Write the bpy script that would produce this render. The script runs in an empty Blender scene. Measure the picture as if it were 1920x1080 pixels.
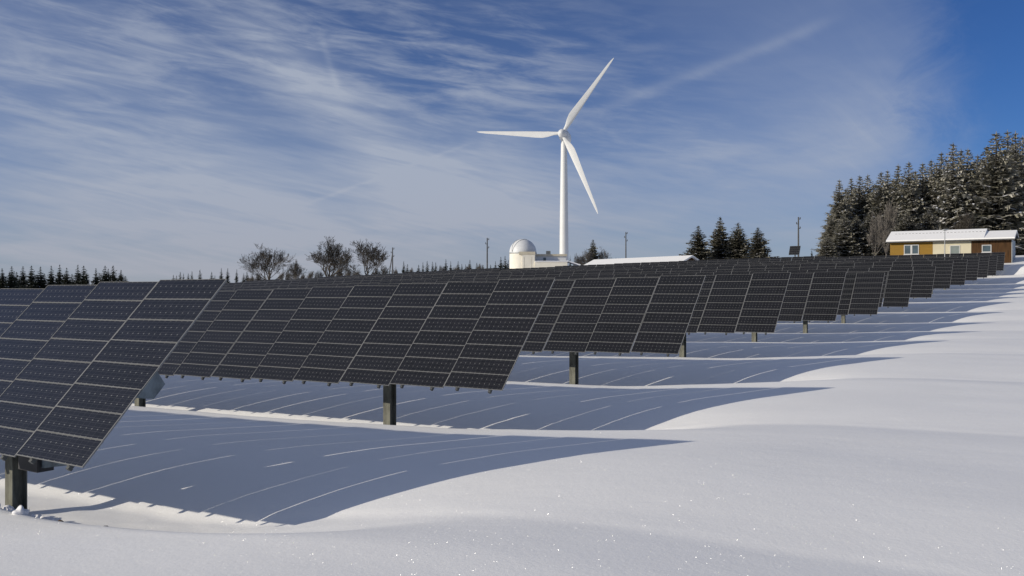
import bpy, math, random
import numpy as np
from mathutils import Vector, Matrix, Euler

random.seed(11)
rng = np.random.default_rng(5)
scene = bpy.context.scene
COL = scene.collection
CAMZ = 3.0
F = 1687.0
R = math.radians


# ------------------------------------------------------------------ helpers
def tag(o, label=None, cat=None, group=None, kind=None):
    if label: o['label'] = label
    if cat: o['category'] = cat
    if group: o['group'] = group
    if kind: o['kind'] = kind
    return o


def empty(name, loc=(0, 0, 0), rz=0.0, parent=None):
    o = bpy.data.objects.new(name, None)
    o.empty_display_size = 0.3
    COL.objects.link(o)
    o.location = loc
    o.rotation_euler = (0, 0, rz)
    if parent: o.parent = parent
    return o


def link(name, mesh, parent=None, loc=None):
    o = bpy.data.objects.new(name, mesh)
    COL.objects.link(o)
    if parent: o.parent = parent
    if loc is not None: o.location = loc
    return o


def children(o):
    return list(o.children)


def copy_tree(o, parent=None):
    c = o.copy()
    COL.objects.link(c)
    c.parent = parent
    for ch in children(o):
        copy_tree(ch, c)
    return c


class MB:
    """collects faces and builds one mesh"""
    def __init__(self):
        self.v, self.f, self.m, self.uv = [], [], [], {}

    def face(self, pts, mat=0, uv=None):
        b = len(self.v)
        self.v += [tuple(p) for p in pts]
        self.f.append(tuple(range(b, b + len(pts))))
        self.m.append(mat)
        if uv: self.uv[len(self.f) - 1] = uv

    def box(self, c, s, mat=0, M=None):
        """c centre, s full sizes, M optional 3x3 axes (columns)"""
        hx, hy, hz = s[0] / 2, s[1] / 2, s[2] / 2
        P = [(-hx, -hy, -hz), (hx, -hy, -hz), (hx, hy, -hz), (-hx, hy, -hz),
             (-hx, -hy, hz), (hx, -hy, hz), (hx, hy, hz), (-hx, hy, hz)]
        b = len(self.v)
        for p in P:
            p = Vector(p)
            if M is not None: p = M @ p
            self.v.append((c[0] + p.x, c[1] + p.y, c[2] + p.z))
        for q in ((0, 3, 2, 1), (4, 5, 6, 7), (0, 1, 5, 4), (1, 2, 6, 5), (2, 3, 7, 6), (3, 0, 4, 7)):
            self.f.append(tuple(b + i for i in q)); self.m.append(mat)

    def tube(self, pts, rad, n=8, mat=0, cap=True):
        """pts list of Vector, rad list"""
        b = len(self.v)
        N = len(pts)
        prev = None
        for i, p in enumerate(pts):
            p = Vector(p)
            d = (Vector(pts[min(i + 1, N - 1)]) - Vector(pts[max(i - 1, 0)])).normalized()
            if prev is None:
                x = d.orthogonal().normalized()
            else:
                x = (prev - d * prev.dot(d))
                x = x.normalized() if x.length > 1e-6 else d.orthogonal().normalized()
            prev = x
            y = d.cross(x)
            for k in range(n):
                a = 2 * math.pi * k / n
                q = p + (x * math.cos(a) + y * math.sin(a)) * rad[i]
                self.v.append(tuple(q))
        for i in range(N - 1):
            for k in range(n):
                k2 = (k + 1) % n
                self.f.append((b + i * n + k, b + i * n + k2, b + (i + 1) * n + k2, b + (i + 1) * n + k))
                self.m.append(mat)
        if cap:
            self.f.append(tuple(b + k for k in reversed(range(n)))); self.m.append(mat)
            self.f.append(tuple(b + (N - 1) * n + k for k in range(n))); self.m.append(mat)

    def lathe(self, prof, n=48, mat=0, c=(0, 0, 0)):
        b = len(self.v)
        for (r, z) in prof:
            for k in range(n):
                a = 2 * math.pi * k / n
                self.v.append((c[0] + r * math.cos(a), c[1] + r * math.sin(a), c[2] + z))
        for i in range(len(prof) - 1):
            for k in range(n):
                k2 = (k + 1) % n
                self.f.append((b + i * n + k, b + i * n + k2, b + (i + 1) * n + k2, b + (i + 1) * n + k))
                self.m.append(mat)

    def mesh(self, name, mats, smooth=False, angle=None):
        me = bpy.data.meshes.new(name)
        me.from_pydata(self.v, [], self.f)
        for m in mats: me.materials.append(m)
        me.polygons.foreach_set('material_index', self.m)
        if self.uv:
            ul = me.uv_layers.new(name='UVMap')
            for fi, uv in self.uv.items():
                for k, li in enumerate(me.polygons[fi].loop_indices):
                    ul.data[li].uv = uv[k]
        if smooth:
            me.polygons.foreach_set('use_smooth', [True] * len(self.f))
        me.update()
        if angle:
            me.set_sharp_from_angle(angle=angle)
        return me


# ------------------------------------------------------------------ node helpers
class NT:
    def __init__(self, tree): self.t = tree

    def node(self, typ, **kw):
        n = self.t.nodes.new(typ)
        for k, v in kw.items(): setattr(n, k, v)
        return n

    def _in(self, sock, v):
        if isinstance(v, S): self.t.links.new(v.s, sock)
        elif v is not None: sock.default_value = v

    def math(self, op, a, b=None, c=None, clamp=False):
        n = self.node('ShaderNodeMath', operation=op, use_clamp=clamp)
        self._in(n.inputs[0], a)
        if b is not None: self._in(n.inputs[1], b)
        if c is not None: self._in(n.inputs[2], c)
        return S(self, n.outputs[0])

    def comb(self, x, y, z=0.0):
        n = self.node('ShaderNodeCombineXYZ')
        for i, v in enumerate((x, y, z)): self._in(n.inputs[i], v)
        return S(self, n.outputs[0])

    def sep(self, v):
        n = self.node('ShaderNodeSeparateXYZ')
        self._in(n.inputs[0], v)
        return [S(self, o) for o in n.outputs]

    def noise(self, vec, scale=1.0, detail=3.0, rough=0.5, dist=0.0, color=False):
        n = self.node('ShaderNodeTexNoise')
        if vec is not None: self._in(n.inputs['Vector'], vec)
        n.inputs['Scale'].default_value = scale
        n.inputs['Detail'].default_value = detail
        n.inputs['Roughness'].default_value = rough
        n.inputs['Distortion'].default_value = dist
        return S(self, n.outputs['Color' if color else 'Fac'])

    def sstep(self, x, a, b):
        n = self.node('ShaderNodeMapRange', interpolation_type='SMOOTHSTEP')
        self._in(n.inputs['Value'], x)
        n.inputs['From Min'].default_value = a
        n.inputs['From Max'].default_value = b
        return S(self, n.outputs[0])

    def mix(self, f, a, b):
        n = self.node('ShaderNodeMix', data_type='RGBA')
        self._in(n.inputs['Factor'], f)
        self._in(n.inputs['A'] if False else n.inputs[6], a)
        self._in(n.inputs[7], b)
        return S(self, n.outputs[2])


class S:
    def __init__(self, nt, s): self.n, self.s = nt, s
    def __add__(self, o): return self.n.math('ADD', self, o)
    __radd__ = __add__
    def __sub__(self, o): return self.n.math('SUBTRACT', self, o)
    def __rsub__(self, o): return self.n.math('SUBTRACT', o, self)
    def __mul__(self, o): return self.n.math('MULTIPLY', self, o)
    __rmul__ = __mul__
    def __truediv__(self, o): return self.n.math('DIVIDE', self, o)
    def __rtruediv__(self, o): return self.n.math('DIVIDE', o, self)


def material(name):
    m = bpy.data.materials.new(name)
    m.use_nodes = True
    t = m.node_tree
    b = t.nodes['Principled BSDF']
    return m, NT(t), b


def rgba(c): return (c[0], c[1], c[2], 1.0)


def simple(name, col, rough=0.6, metal=0.0, var=0.15, scale=3.0, bump=0.0, spec=0.5, stretch=None):
    m, nt, b = material(name)
    tc = nt.node('ShaderNodeTexCoord')
    vec = S(nt, tc.outputs['Object'])
    if stretch:
        mp = nt.node('ShaderNodeMapping')
        mp.inputs['Scale'].default_value = stretch
        nt._in(mp.inputs[0], vec)
        vec = S(nt, mp.outputs[0])
    n = nt.noise(vec, scale, 5, 0.6)
    n2 = nt.sstep(n, 0.3, 0.7)
    c0 = rgba([c * (1 - var) for c in col]); c1 = rgba([min(1, c * (1 + var)) for c in col])
    nt._in(b.inputs['Base Color'], nt.mix(n2, c0, c1))
    b.inputs['Roughness'].default_value = rough
    b.inputs['Metallic'].default_value = metal
    b.inputs['Specular IOR Level'].default_value = spec
    if bump:
        bp = nt.node('ShaderNodeBump')
        bp.inputs['Strength'].default_value = 0.6
        bp.inputs['Distance'].default_value = bump
        nt._in(bp.inputs['Height'], n)
        nt.t.links.new(bp.outputs[0], b.inputs['Normal'])
    return m


# ------------------------------------------------------------------ terrain
SP = 7.732
T0 = 5.296
P0 = -8.774
AX, AY = 0.5503, 0.8350          # uphill across the rows
RX, RY = 0.8350, -0.5503         # along the rows, to the right
NB = np.array([-9, -3, -1, 0, 1, 2, 3, 4, 5, 6, 7, 8, 9, 10, 11, 12, 13, 13.35, 13.8, 14.3, 16, 18, 22, 30, 60, 400])
HB = np.array([-2.75, -2.7, -2.68, -2.75, -2.72, -2.55, -2.36, -2.22, -2.16, -1.94, -1.47, -.90, -.66, -.40, -.07,
               .42, 1.22, 2.10, 2.55, 3.1, 3.9, 4.3, 4.6, 4.6, 3.0, 0.0])


def sst(x, a, b):
    t = np.clip((x - a) / (b - a), 0, 1)
    return t * t * (3 - 2 * t)


def lump(x, y, s, seed):
    """cheap smooth pseudo noise, range about -1..1"""
    r = np.random.default_rng(seed)
    out = 0 * x
    for k in range(6):
        a = r.uniform(0, 6.28); f = r.uniform(.6, 1.5) / s; ph = r.uniform(0, 6.28)
        out = out + np.sin((x * math.cos(a) + y * math.sin(a)) * f * 6.28 + ph)
    return out / 3.2


def height_tp(tp, P):
    """tp: metres behind the first row's lower edge, P: metres right of the row ends; height relative to camera"""
    n = tp / SP
    B = np.interp(n, NB, HB)
    far = sst(n, 4, 10)
    L = np.maximum(-P, 0)
    drop_near = .026 * L
    L1 = np.minimum(L, 130)
    drop_far = .008 * L1 + .000125 * L1 ** 2 + np.clip(L - 130, 0, 130) * .036
    drop = drop_near * (1 - far) + drop_far * far
    drop = np.minimum(drop, 8.0 + 0 * drop)
    wn = 1 - .72 * sst(n, 0, 8)
    rise = .48 * sst(P, -2.0, 5.5) * wn + .012 * np.clip(P - 5, 0, 60)
    # drifts between the rows
    tau = np.mod(tp, SP)
    k = np.floor(n)
    cr = .25 + .10 * lump(P + 17 * k, k * 5.3, 9.0, 3)
    x = np.clip((tau - 1.85) / 3.6, 0, 1)
    h = 1 - sst(tau, cr, cr + .8 + 1.8 * sst(P, 1, 6)) + 1.12 * (1 - (1 - x) ** 2.1) * sst(tau, 1.8, 2.2) - .12 * sst(tau, 5.0, 7.6)
    inrows = (tp > 0.0) & (n < 13.95)
    h = np.where(inrows, h, 1.0)
    amp = .40 * (1 - .35 * sst(n, 5, 9)) * (1 - .35 * sst(n, 12.8, 13.2))
    wob = lump(tp, P, 6.0, 8) * .7
    shal = 1 - .72 * sst(P + wob, -.1, 3.6) - .14 * sst(P, 5, 14)
    hh = 1 - (1 - h) * shal
    g = B - drop + rise + amp * hh - (.21 + .13 * sst(n, .3, 1.6)) * sst(n, -.9, .0) * (1 - sst(n, 13, 13.6))
    near = 1 - sst(np.abs(tp - 20), 60, 160)
    g = g + near * (.018 * lump(tp * 1.0, P * .6, 5.5, 21) + .004 * lump(tp * 1.2, P * .6, 1.9, 22))
    # small roughness of the wind packed snow, rougher in the hollows
    g = g + near * .0008 * lump(tp * 1.2, P * .7, .5, 23)
    rough = np.where(inrows, (1 - h) * shal, 0) * near
    g = g + rough * (.006 * lump(tp, P, .38, 31) + .003 * lump(tp, P, .2, 32))
    return g


def to_tp(x, y):
    return AX * x + AY * y - T0, RX * x + RY * y - P0


def to_xy(tp, P):
    t, p = tp + T0, P + P0
    return AX * t + RX * p, AY * t + RY * p


def gz(x, y):
    tp, P = to_tp(np.array([float(x)]), np.array([float(y)]))
    return float(height_tp(tp, P)[0]) + CAMZ


# ------------------------------------------------------------------ materials
def snow_mat():
    m, nt, b = material('snow')
    tc = nt.node('ShaderNodeTexCoord')
    vec = S(nt, tc.outputs['Object'])
    n1 = nt.noise(vec, .7, 4, .55)
    col = nt.mix(n1, (.815, .81, .79, 1), (.87, .865, .845, 1))
    nt._in(b.inputs['Base Color'], col)
    b.inputs['Roughness'].default_value = .65
    b.inputs['Specular IOR Level'].default_value = .25
    # wind crust ripples and grain
    mp = nt.node('ShaderNodeMapping')
    mp.inputs['Rotation'].default_value = (0, 0, R(20))
    mp.inputs['Scale'].default_value = (.7, 3.2, 1)
    nt._in(mp.inputs[0], vec)
    rip = nt.noise(S(nt, mp.outputs[0]), 1.6, 5, .6, .4)
    gr = nt.noise(vec, 26, 3, .65)
    mid = nt.noise(vec, 7.0, 4, .6)
    hsum = rip * .0034 + gr * .0034 + mid * .0042
    bp = nt.node('ShaderNodeBump')
    bp.inputs['Strength'].default_value = .75
    bp.inputs['Distance'].default_value = 1.0
    nt._in(bp.inputs['Height'], hsum)
    nt.t.links.new(bp.outputs[0], b.inputs['Normal'])
    # glinting crystals: sparse cells with a random facet direction
    vo = nt.node('ShaderNodeTexVoronoi', feature='F1')
    vo.inputs['Scale'].default_value = 85.0
    nt._in(vo.inputs['Vector'], vec)
    d = S(nt, vo.outputs['Distance'])
    cs = nt.node('ShaderNodeSeparateColor')
    nt.t.links.new(vo.outputs['Color'], cs.inputs[0])
    cr, cg, cb = [S(nt, o) for o in cs.outputs]
    pick = nt.math('GREATER_THAN', nt.math('FRACT', cr * 37.31 + cb * 11.7), .55)
    dot = nt.math('LESS_THAN', d, .20)
    nx, ny = (cg - .5) * 4.4, (cb - .5) * 4.4
    vn = nt.node('ShaderNodeVectorMath', operation='NORMALIZE')
    nt._in(vn.inputs[0], nt.comb(nx, ny, 1.0))
    gl = nt.node('ShaderNodeBsdfGlossy')
    gl.inputs['Roughness'].default_value = .25
    nt._in(gl.inputs['Color'], nt.mix(pick * dot, (0, 0, 0, 1), (.27, .27, .27, 1)))
    nt.t.links.new(vn.outputs[0], gl.inputs['Normal'])
    mx = nt.node('ShaderNodeAddShader')
    nt.t.links.new(b.outputs[0], mx.inputs[0])
    nt.t.links.new(gl.outputs[0], mx.inputs[1])
    out = nt.t.nodes['Material Output']
    nt.t.links.new(mx.outputs[0], out.inputs[0])
    return m


def cell_mat():
    m, nt, b = material('solar_cells')
    uvn = nt.node('ShaderNodeUVMap')
    u, v, _ = nt.sep(S(nt, uvn.outputs[0]))
    fu, fv = nt.math('FRACT', u), nt.math('FRACT', v)
    du, dv = nt.math('ABSOLUTE', fu - .5), nt.math('ABSOLUTE', fv - .5)
    corner = nt.math('GREATER_THAN', du + dv, .90)
    seam = nt.math('GREATER_THAN', nt.math('MAXIMUM', du, dv), .487)
    bus = nt.math('LESS_THAN', nt.math('ABSOLUTE', dv - .24), .010)
    fing = nt.math('SINE', fu * 170.0) * .5 + .5
    wn = nt.node('ShaderNodeTexWhiteNoise', noise_dimensions='3D')
    oi = nt.node('ShaderNodeObjectInfo')
    rnd = S(nt, oi.outputs['Random'])
    nt._in(wn.inputs[0], nt.comb(nt.math('FLOOR', u), nt.math('FLOOR', v), rnd * 50.0))
    c = S(nt, wn.outputs['Value'])
    tone = c * .6 + rnd * .4
    cell = nt.mix(tone, (.005, .0048, .0045, 1), (.010, .0098, .0115, 1))
    cell = nt.mix(fing * .02, cell, (.2, .2, .2, 1))
    cell = nt.mix(nt.math('MAXIMUM', bus * .32, seam * .24), cell, (.20, .20, .20, 1))
    cell = nt.mix(corner * .85, cell, (.19, .19, .18, 1))
    nt._in(b.inputs['Base Color'], cell)
    b.inputs['Roughness'].default_value = .22
    b.inputs['Specular IOR Level'].default_value = .40
    tc = nt.node('ShaderNodeTexCoord')
    dirt = nt.noise(S(nt, tc.outputs['Object']), 5.0, 4, .6)
    nt._in(b.inputs['Roughness'], dirt * .16 + .14)
    return m


M = {}
M['snow'] = snow_mat()
M['cell'] = cell_mat()
M['alu'] = simple('aluminium_frame', (.20, .20, .195), .5, .1, .12, 6)
M['alu_dull'] = simple('galvanised_rail', (.07, .075, .075), .65, .1, .25, 5)
M['back'] = simple('module_backsheet', (.55, .55, .55), .6, 0, .08, 3)
M['post'] = simple('weathered_green_steel', (.150, .150, .122), .8, 0, .38, 7, .002, .25, (1, 1, .35))
M['box'] = simple('grey_blue_cabinet', (.13, .16, .18), .7, 0, .3, 6, .001, .3)
M['white'] = simple('turbine_white_paint', (.68, .68, .66), .45, 0, .03, .3)
M['nac'] = simple('nacelle_grey_paint', (.62, .63, .63), .45, 0, .06, .6)
M['dome'] = simple('dome_metal_panels', (.62, .63, .63), .5, 0, .06, .8)
M['render'] = simple('cream_render', (.74, .70, .60), .8, 0, .06, .6)
M['beige'] = simple('beige_parapet', (.52, .47, .36), .8, 0, .1, .8)
M['dark'] = simple('dark_gap', (.03, .03, .033), .7, 0, .2, 2)
M['bark'] = simple('dark_bark', (.045, .037, .03), .9, 0, .3, 4)
M['twig'] = simple('grey_twigs', (.070, .058, .044), .9, 0, .3, .8)
M['frosttwig'] = simple('frosted_brown_twigs', (.125, .112, .098), .9, 0, .3, .8)
M['polewood'] = simple('grey_pole_wood', (.085, .085, .085), .85, 0, .25, 3)
M['ochre'] = simple('ochre_boards', (.25, .145, .026), .75, 0, .14, 2, .004, .2, (.4, .4, 14))
M['brown'] = simple('dark_brown_boards', (.062, .031, .012), .8, 0, .6, 2, .004, .2, (9, 9, .3))
M['cream'] = simple('cream_wall', (.56, .51, .37), .8, 0, .06, 1)
M['frame'] = simple('white_window_frame', (.5, .5, .49), .5, 0, .03, 2)
M['glass'] = simple('window_glass', (.07, .095, .11), .08, 0, .2, .8)
M['shutter'] = simple('grey_green_door', (.17, .20, .19), .6, 0, .12, 2)
M['metalgrey'] = simple('grey_metal', (.36, .37, .37), .5, .4, .1, 3)
M['clod'] = simple('brown_earth', (.11, .075, .045), .95, 0, .45, 14, .01, .1)
M['drygrass'] = simple('dry_grass', (.16, .12, .06), .9, 0, .4, 8)


def foliage(name, dark, frost, amt):
    m, nt, b = material(name)
    geo = nt.node('ShaderNodeNewGeometry')
    rnd = S(nt, geo.outputs['Random Per Island'])
    tc = nt.node('ShaderNodeTexCoord')
    n = nt.noise(S(nt, tc.outputs['Object']), 1.3, 3, .6)
    f = nt.math('ADD', nt.sstep(rnd, 1 - amt * 1.7, 1.0) * .60, nt.sstep(n, .42, .78) * amt * .75, clamp=True)
    base = nt.mix(n, rgba(dark), rgba([dark[0] * 1.7, dark[1] * 1.5, dark[2] * 1.3]))
    nt._in(b.inputs['Base Color'], nt.mix(f, base, rgba(frost)))
    b.inputs['Roughness'].default_value = .85
    b.inputs['Specular IOR Level'].default_value = .15
    return m


M['fol'] = foliage('spruce_needles_frosted', (.092, .096, .070), (.50, .48, .43), .66)
M['folmid'] = foliage('spruce_needles', (.058, .060, .042), (.36, .34, .28), .48)
M['foldark'] = foliage('spruce_needles_dark', (.022, .028, .020), (.10, .11, .10), .25)
M['snowload'] = simple('branch_snow', (.74, .74, .76), .8, 0, .08, 3)
M['rimebush'] = foliage('rimed_bush_twigs', (.12, .10, .08), (.36, .33, .27), .5)


# ------------------------------------------------------------------ ground
def graded(a, b, step, grow, lim):
    core = list(np.arange(a, b + 1e-6, step))
    s, x, up = step, core[-1], []
    while x < lim[1]:
        s *= grow; x += s; up.append(x)
    s, x, dn = step, core[0], []
    while x > lim[0]:
        s *= grow; x -= s; dn.append(x)
    return np.array(dn[::-1] + core + up)


def build_ground():
    ts = np.concatenate([graded(-9, 26, .09, 1.18, (-300, 26.01))[:-1], np.arange(26.1, 112, .22), graded(112, 114, .5, 1.12, (113, 3000))[6:]])
    ts = np.unique(np.round(ts, 3))
    ps = graded(-24, 14, .16, 1.12, (-2500, 2000))
    T, P = np.meshgrid(ts, ps, indexing='ij')
    H = height_tp(T, P) + CAMZ
    X, Y = to_xy(T, P)
    nt_, np_ = len(ts), len(ps)
    verts = np.stack([X, Y, H], -1).reshape(-1, 3)
    i = np.arange(nt_ - 1)[:, None] * np_ + np.arange(np_ - 1)[None, :]
    faces = np.stack([i, i + np_, i + np_ + 1, i + 1], -1).reshape(-1, 4)
    me = bpy.data.meshes.new('snow_ground')
    me.vertices.add(len(verts)); me.vertices.foreach_set('co', verts.astype(np.float32).ravel())
    me.loops.add(faces.size); me.loops.foreach_set('vertex_index', faces.astype(np.int32).ravel())
    me.polygons.add(len(faces))
    me.polygons.foreach_set('loop_start', (np.arange(len(faces)) * 4).astype(np.int32))
    me.polygons.foreach_set('use_smooth', np.ones(len(faces), bool))
    me.update(calc_edges=True); me.validate()
    if me.polygons[0].normal.z < 0: me.flip_normals()
    me.materials.append(M['snow'])
    o = link('snow_ground', me)
    tag(o, 'smooth sparkling white snow field with drifts between the panel rows', 'snow', kind='structure')
    print('ground verts', len(verts))


build_ground()

# ------------------------------------------------------------------ solar rows
TILT = R(46.8)
CT, ST = math.cos(TILT), math.sin(TILT)
PITCH = 1.31
MW, MH, MP = 1.287, .3305, .3345
CLEAR = .95
RZ = math.atan2(RY, RX)
TM = Matrix(((1, 0, 0), (0, CT, -ST), (0, ST, CT)))   # (x, v, h) -> local


def tl(x, v, h): return tuple(TM @ Vector((x, v, h)))


def add_module(mb, v0, x0=0.0, fine=True):
    fr, dep = .0105, .018
    w, hgt = MW / 2, MH
    # glass
    mb.face([tl(x0 - w + fr, v0 + fr * .7, -.003), tl(x0 + w - fr, v0 + fr * .7, -.003),
             tl(x0 + w - fr, v0 + hgt - fr * .7, -.003), tl(x0 - w + fr, v0 + hgt - fr * .7, -.003)], 0,
            [(0, 0), (12, 0), (12, 3), (0, 3)])
    # back sheet
    mb.face([tl(x0 - w + fr, v0 + fr * .7, -.012), tl(x0 - w + fr, v0 + hgt - fr * .7, -.012),
             tl(x0 + w - fr, v0 + hgt - fr * .7, -.012), tl(x0 + w - fr, v0 + fr * .7, -.012)], 2)
    f2 = fr * .48
    for s in (-1, 1):
        mb.box(tl(x0 + s * (w - fr / 2), v0 + hgt / 2, -dep / 2), (fr, hgt, dep), 1, TM)
    for vv in (v0 + f2 / 2, v0 + hgt - f2 / 2):
        mb.box(tl(x0, vv, -dep / 2), (MW - 2 * fr, f2, dep), 1, TM)


RL = 8 * MP


def add_rails(mb, mat=3):
    for s in (-1, 1):
        x = s * .36
        mb.box(tl(x, RL / 2, -.02 - .03), (.045, RL + .015, .058), mat, TM)
        # clamp foot showing under the lower edge
        mb.box(tl(x, -.022, -.058), (.05, .03, .05), mat, TM)


mb = MB(); add_module(mb, 0.0)
ME_MODULE = mb.mesh('module', [M['cell'], M['alu'], M['back'], M['alu_dull']])
mb = MB(); add_rails(mb)
ME_RAILS = mb.mesh('mounting_rails', [M['cell'], M['alu'], M['back'], M['alu_dull']])
mb = MB(); add_rails(mb)
for k in range(8): add_module(mb, k * MP)
ME_COLUMN = mb.mesh('panel_column', [M['cell'], M['alu'], M['back'], M['alu_dull']])


def post_mesh(h):
    mb = MB()
    w, t = .20, .016
    z = h / 2 - .35
    H = h + .7
    for s in (-1, 1):
        mb.box((0, s * (w / 2 - t / 2), z), (w * .92, t, H), 0)
    mb.box((0, 0, z), (.012, w - 2 * t, H), 0)
    mb.box((0, 0, h + .008), (w + .06, w + .06, .016), 0)
    return mb.mesh('post', [M['post']])


ROWLAB = [
    'nearest solar panel row, cut by the left picture edge, grey box behind its end',
    'second nearest solar panel row, its right end in the middle of the picture',
    'third solar panel row from the camera, right end below the white barn roof',
    'fourth solar panel row from the camera, right end below the four spruces',
    'fifth solar panel row from the camera, right end below the forest edge',
    'sixth solar panel row from the camera, right end left of the wooden hut',
    'seventh solar panel row from the camera, right end below the ochre hut wall',
    'eighth solar panel row from the camera, right end below the ochre hut corner',
    'sixth solar panel row from the hut, right end below the cream hut wall',
    'fifth solar panel row counted from the wooden hut towards the camera',
    'fourth solar panel row counted from the wooden hut towards the camera',
    'third solar panel row counted from the wooden hut towards the camera',
    'second solar panel row counted from the wooden hut towards the camera',
    'rearmost and highest solar panel row directly in front of the wooden hut']
NCOL = [14, 20, 26, 30, 32, 40, 50, 95, 95, 95, 95, 95, 95, 95]
NMOD = [14, 14, 12, 9] + [0] * 10


def build_row(n):
    x0, y0 = to_xy(n * SP, 0.0)
    ps = -(np.arange(NCOL[n]) + .5) * PITCH
    # support height follows the ground without the drifts
    nn = float(n)
    B = float(np.interp(nn, NB, HB))

    def base(P):
        L = max(-P, 0); far = float(sst(np.array(nn), 4, 10))
        L1 = min(L, 130)
        return B - (.026 * L * (1 - far) + (.008 * L1 + .000125 * L1 ** 2) * far) + CAMZ
    zc = base(0)
    clr = ROW1CLR if n == 0 else CLEAR if n < 12 else CLEAR - .13 * (n - 11)
    root = empty('solar_panel_row', (x0, y0, zc), RZ)
    tag(root, ROWLAB[n], 'solar panels', 'rows of tilted solar panels in the snow')
    r = random.Random(100 + n)
    step = 0.0
    for j, P in enumerate(ps):
        if n >= 7 and j % 7 == 0: step = r.uniform(-.10, .10)
        dz = base(P) - zc + clr + step + r.uniform(-.006, .006)
        x = P + r.uniform(-.012, .012)
        rot = (r.gauss(0, R(.22)), r.gauss(0, R(.10)), 0)
        if j < NMOD[n]:
            c = link('panel_column', ME_RAILS, root, (x, 0, dz))
            c.rotation_euler = rot
            for k in range(8):
                mo = link('module', ME_MODULE, c, tl(r.uniform(-.003, .003), k * MP, 0))
                mo.rotation_euler = (r.gauss(0, R(.25)), r.gauss(0, R(.12)), 0)
        else:
            c = link('panel_column', ME_COLUMN, root, (x, 0, dz))
            c.rotation_euler = rot
    # torque beam behind the middle of the panels, following the row
    v, h = RL * .5, -.092 - .09
    mb = MB()
    P = -.5
    end = ps[-1] - .5
    while P > end:
        P2 = max(P - 8.5, end)
        za, zb = base(P) - zc + clr, base(P2) - zc + clr
        ca, cb = Vector(tl(P, v, h)) + Vector((0, 0, za)), Vector(tl(P2, v, h)) + Vector((0, 0, zb))
        d = (cb - ca); ln = d.length; d.normalize()
        up = Vector((0, -ST, CT)); side = up.cross(d).normalized(); up = d.cross(side)
        Mx = Matrix((d, side, up)).transposed()
        mb.box((ca + cb) / 2, (ln - .01, .18, .18), 0, Mx)
        P = P2
    link('torque_beam', mb.mesh('torque_beam', [M['alu_dull']]), root)
    # posts
    P = -3.58 if n else -3.42
    yy = v * CT - (h - .1) * ST
    first = None
    while P > end:
        gzz = zc + (base(P) - zc)
        top = base(P) - zc + clr + v * ST + (h - .1) * CT
        bot = base(P) - zc
        if first is None:
            first = post_mesh(top - bot)
        po = link('post', first, root, (P, yy, bot))
        P -= 8.5
    return root


ROW1CLR = CLEAR - .02
ROWS = [build_row(n) for n in range(14)]

# equipment on the nearest row (cabinet behind the right end, box on the post, tapered cable duct)
row1 = ROWS[0]
mb = MB()
sec = [(1.25, -.024), (1.21, -.20), (1.0, -.20), (.88, -.024)]
for x in (-.30, -.004):
    for v, h in sec: mb.v.append(tl(x, v, h))
for i in range(4):
    mb.f.append((i, (i + 1) % 4, 4 + (i + 1) % 4, 4 + i)); mb.m.append(0)
mb.f += [(3, 2, 1, 0), (4, 5, 6, 7)]; mb.m += [0, 0]
c = link('cabinet', mb.mesh('cabinet', [M['box']]), row1, (0, 0, ROW1CLR))
tag(c, 'grey blue box behind the right end of the nearest row')
mb = MB()
mb.box((-2.93, 1.12, .485), (.46, .22, .23), 0)
link('switch_box', mb.mesh('switch_box', [M['dark']]), row1)
mb = MB()
z1 = .60
mb.v += [(-2.70, 1.07, .42), (-1.88, 1.07, .56), (-1.88, 1.07, z1), (-2.70, 1.07, z1), (-2.70, 1.19, .42), (-1.88, 1.19, .56), (-1.88, 1.19, z1), (-2.70, 1.19, z1)]
mb.f += [(0, 1, 2, 3), (7, 6, 5, 4), (0, 4, 5, 1), (1, 5, 6, 2), (2, 6, 7, 3), (3, 7, 4, 0)]
mb.m += [0] * 6
link('bracket_arm', mb.mesh('bracket_arm', [M['box']]), row1)

# ------------------------------------------------------------------ point from photograph direction and distance
def at(px, Y, py=None):
    x = (px - 960) / F * Y
    if py is None: return x, Y, gz(x, Y)
    return x, Y, (540 - py) / F * Y + CAMZ


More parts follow.
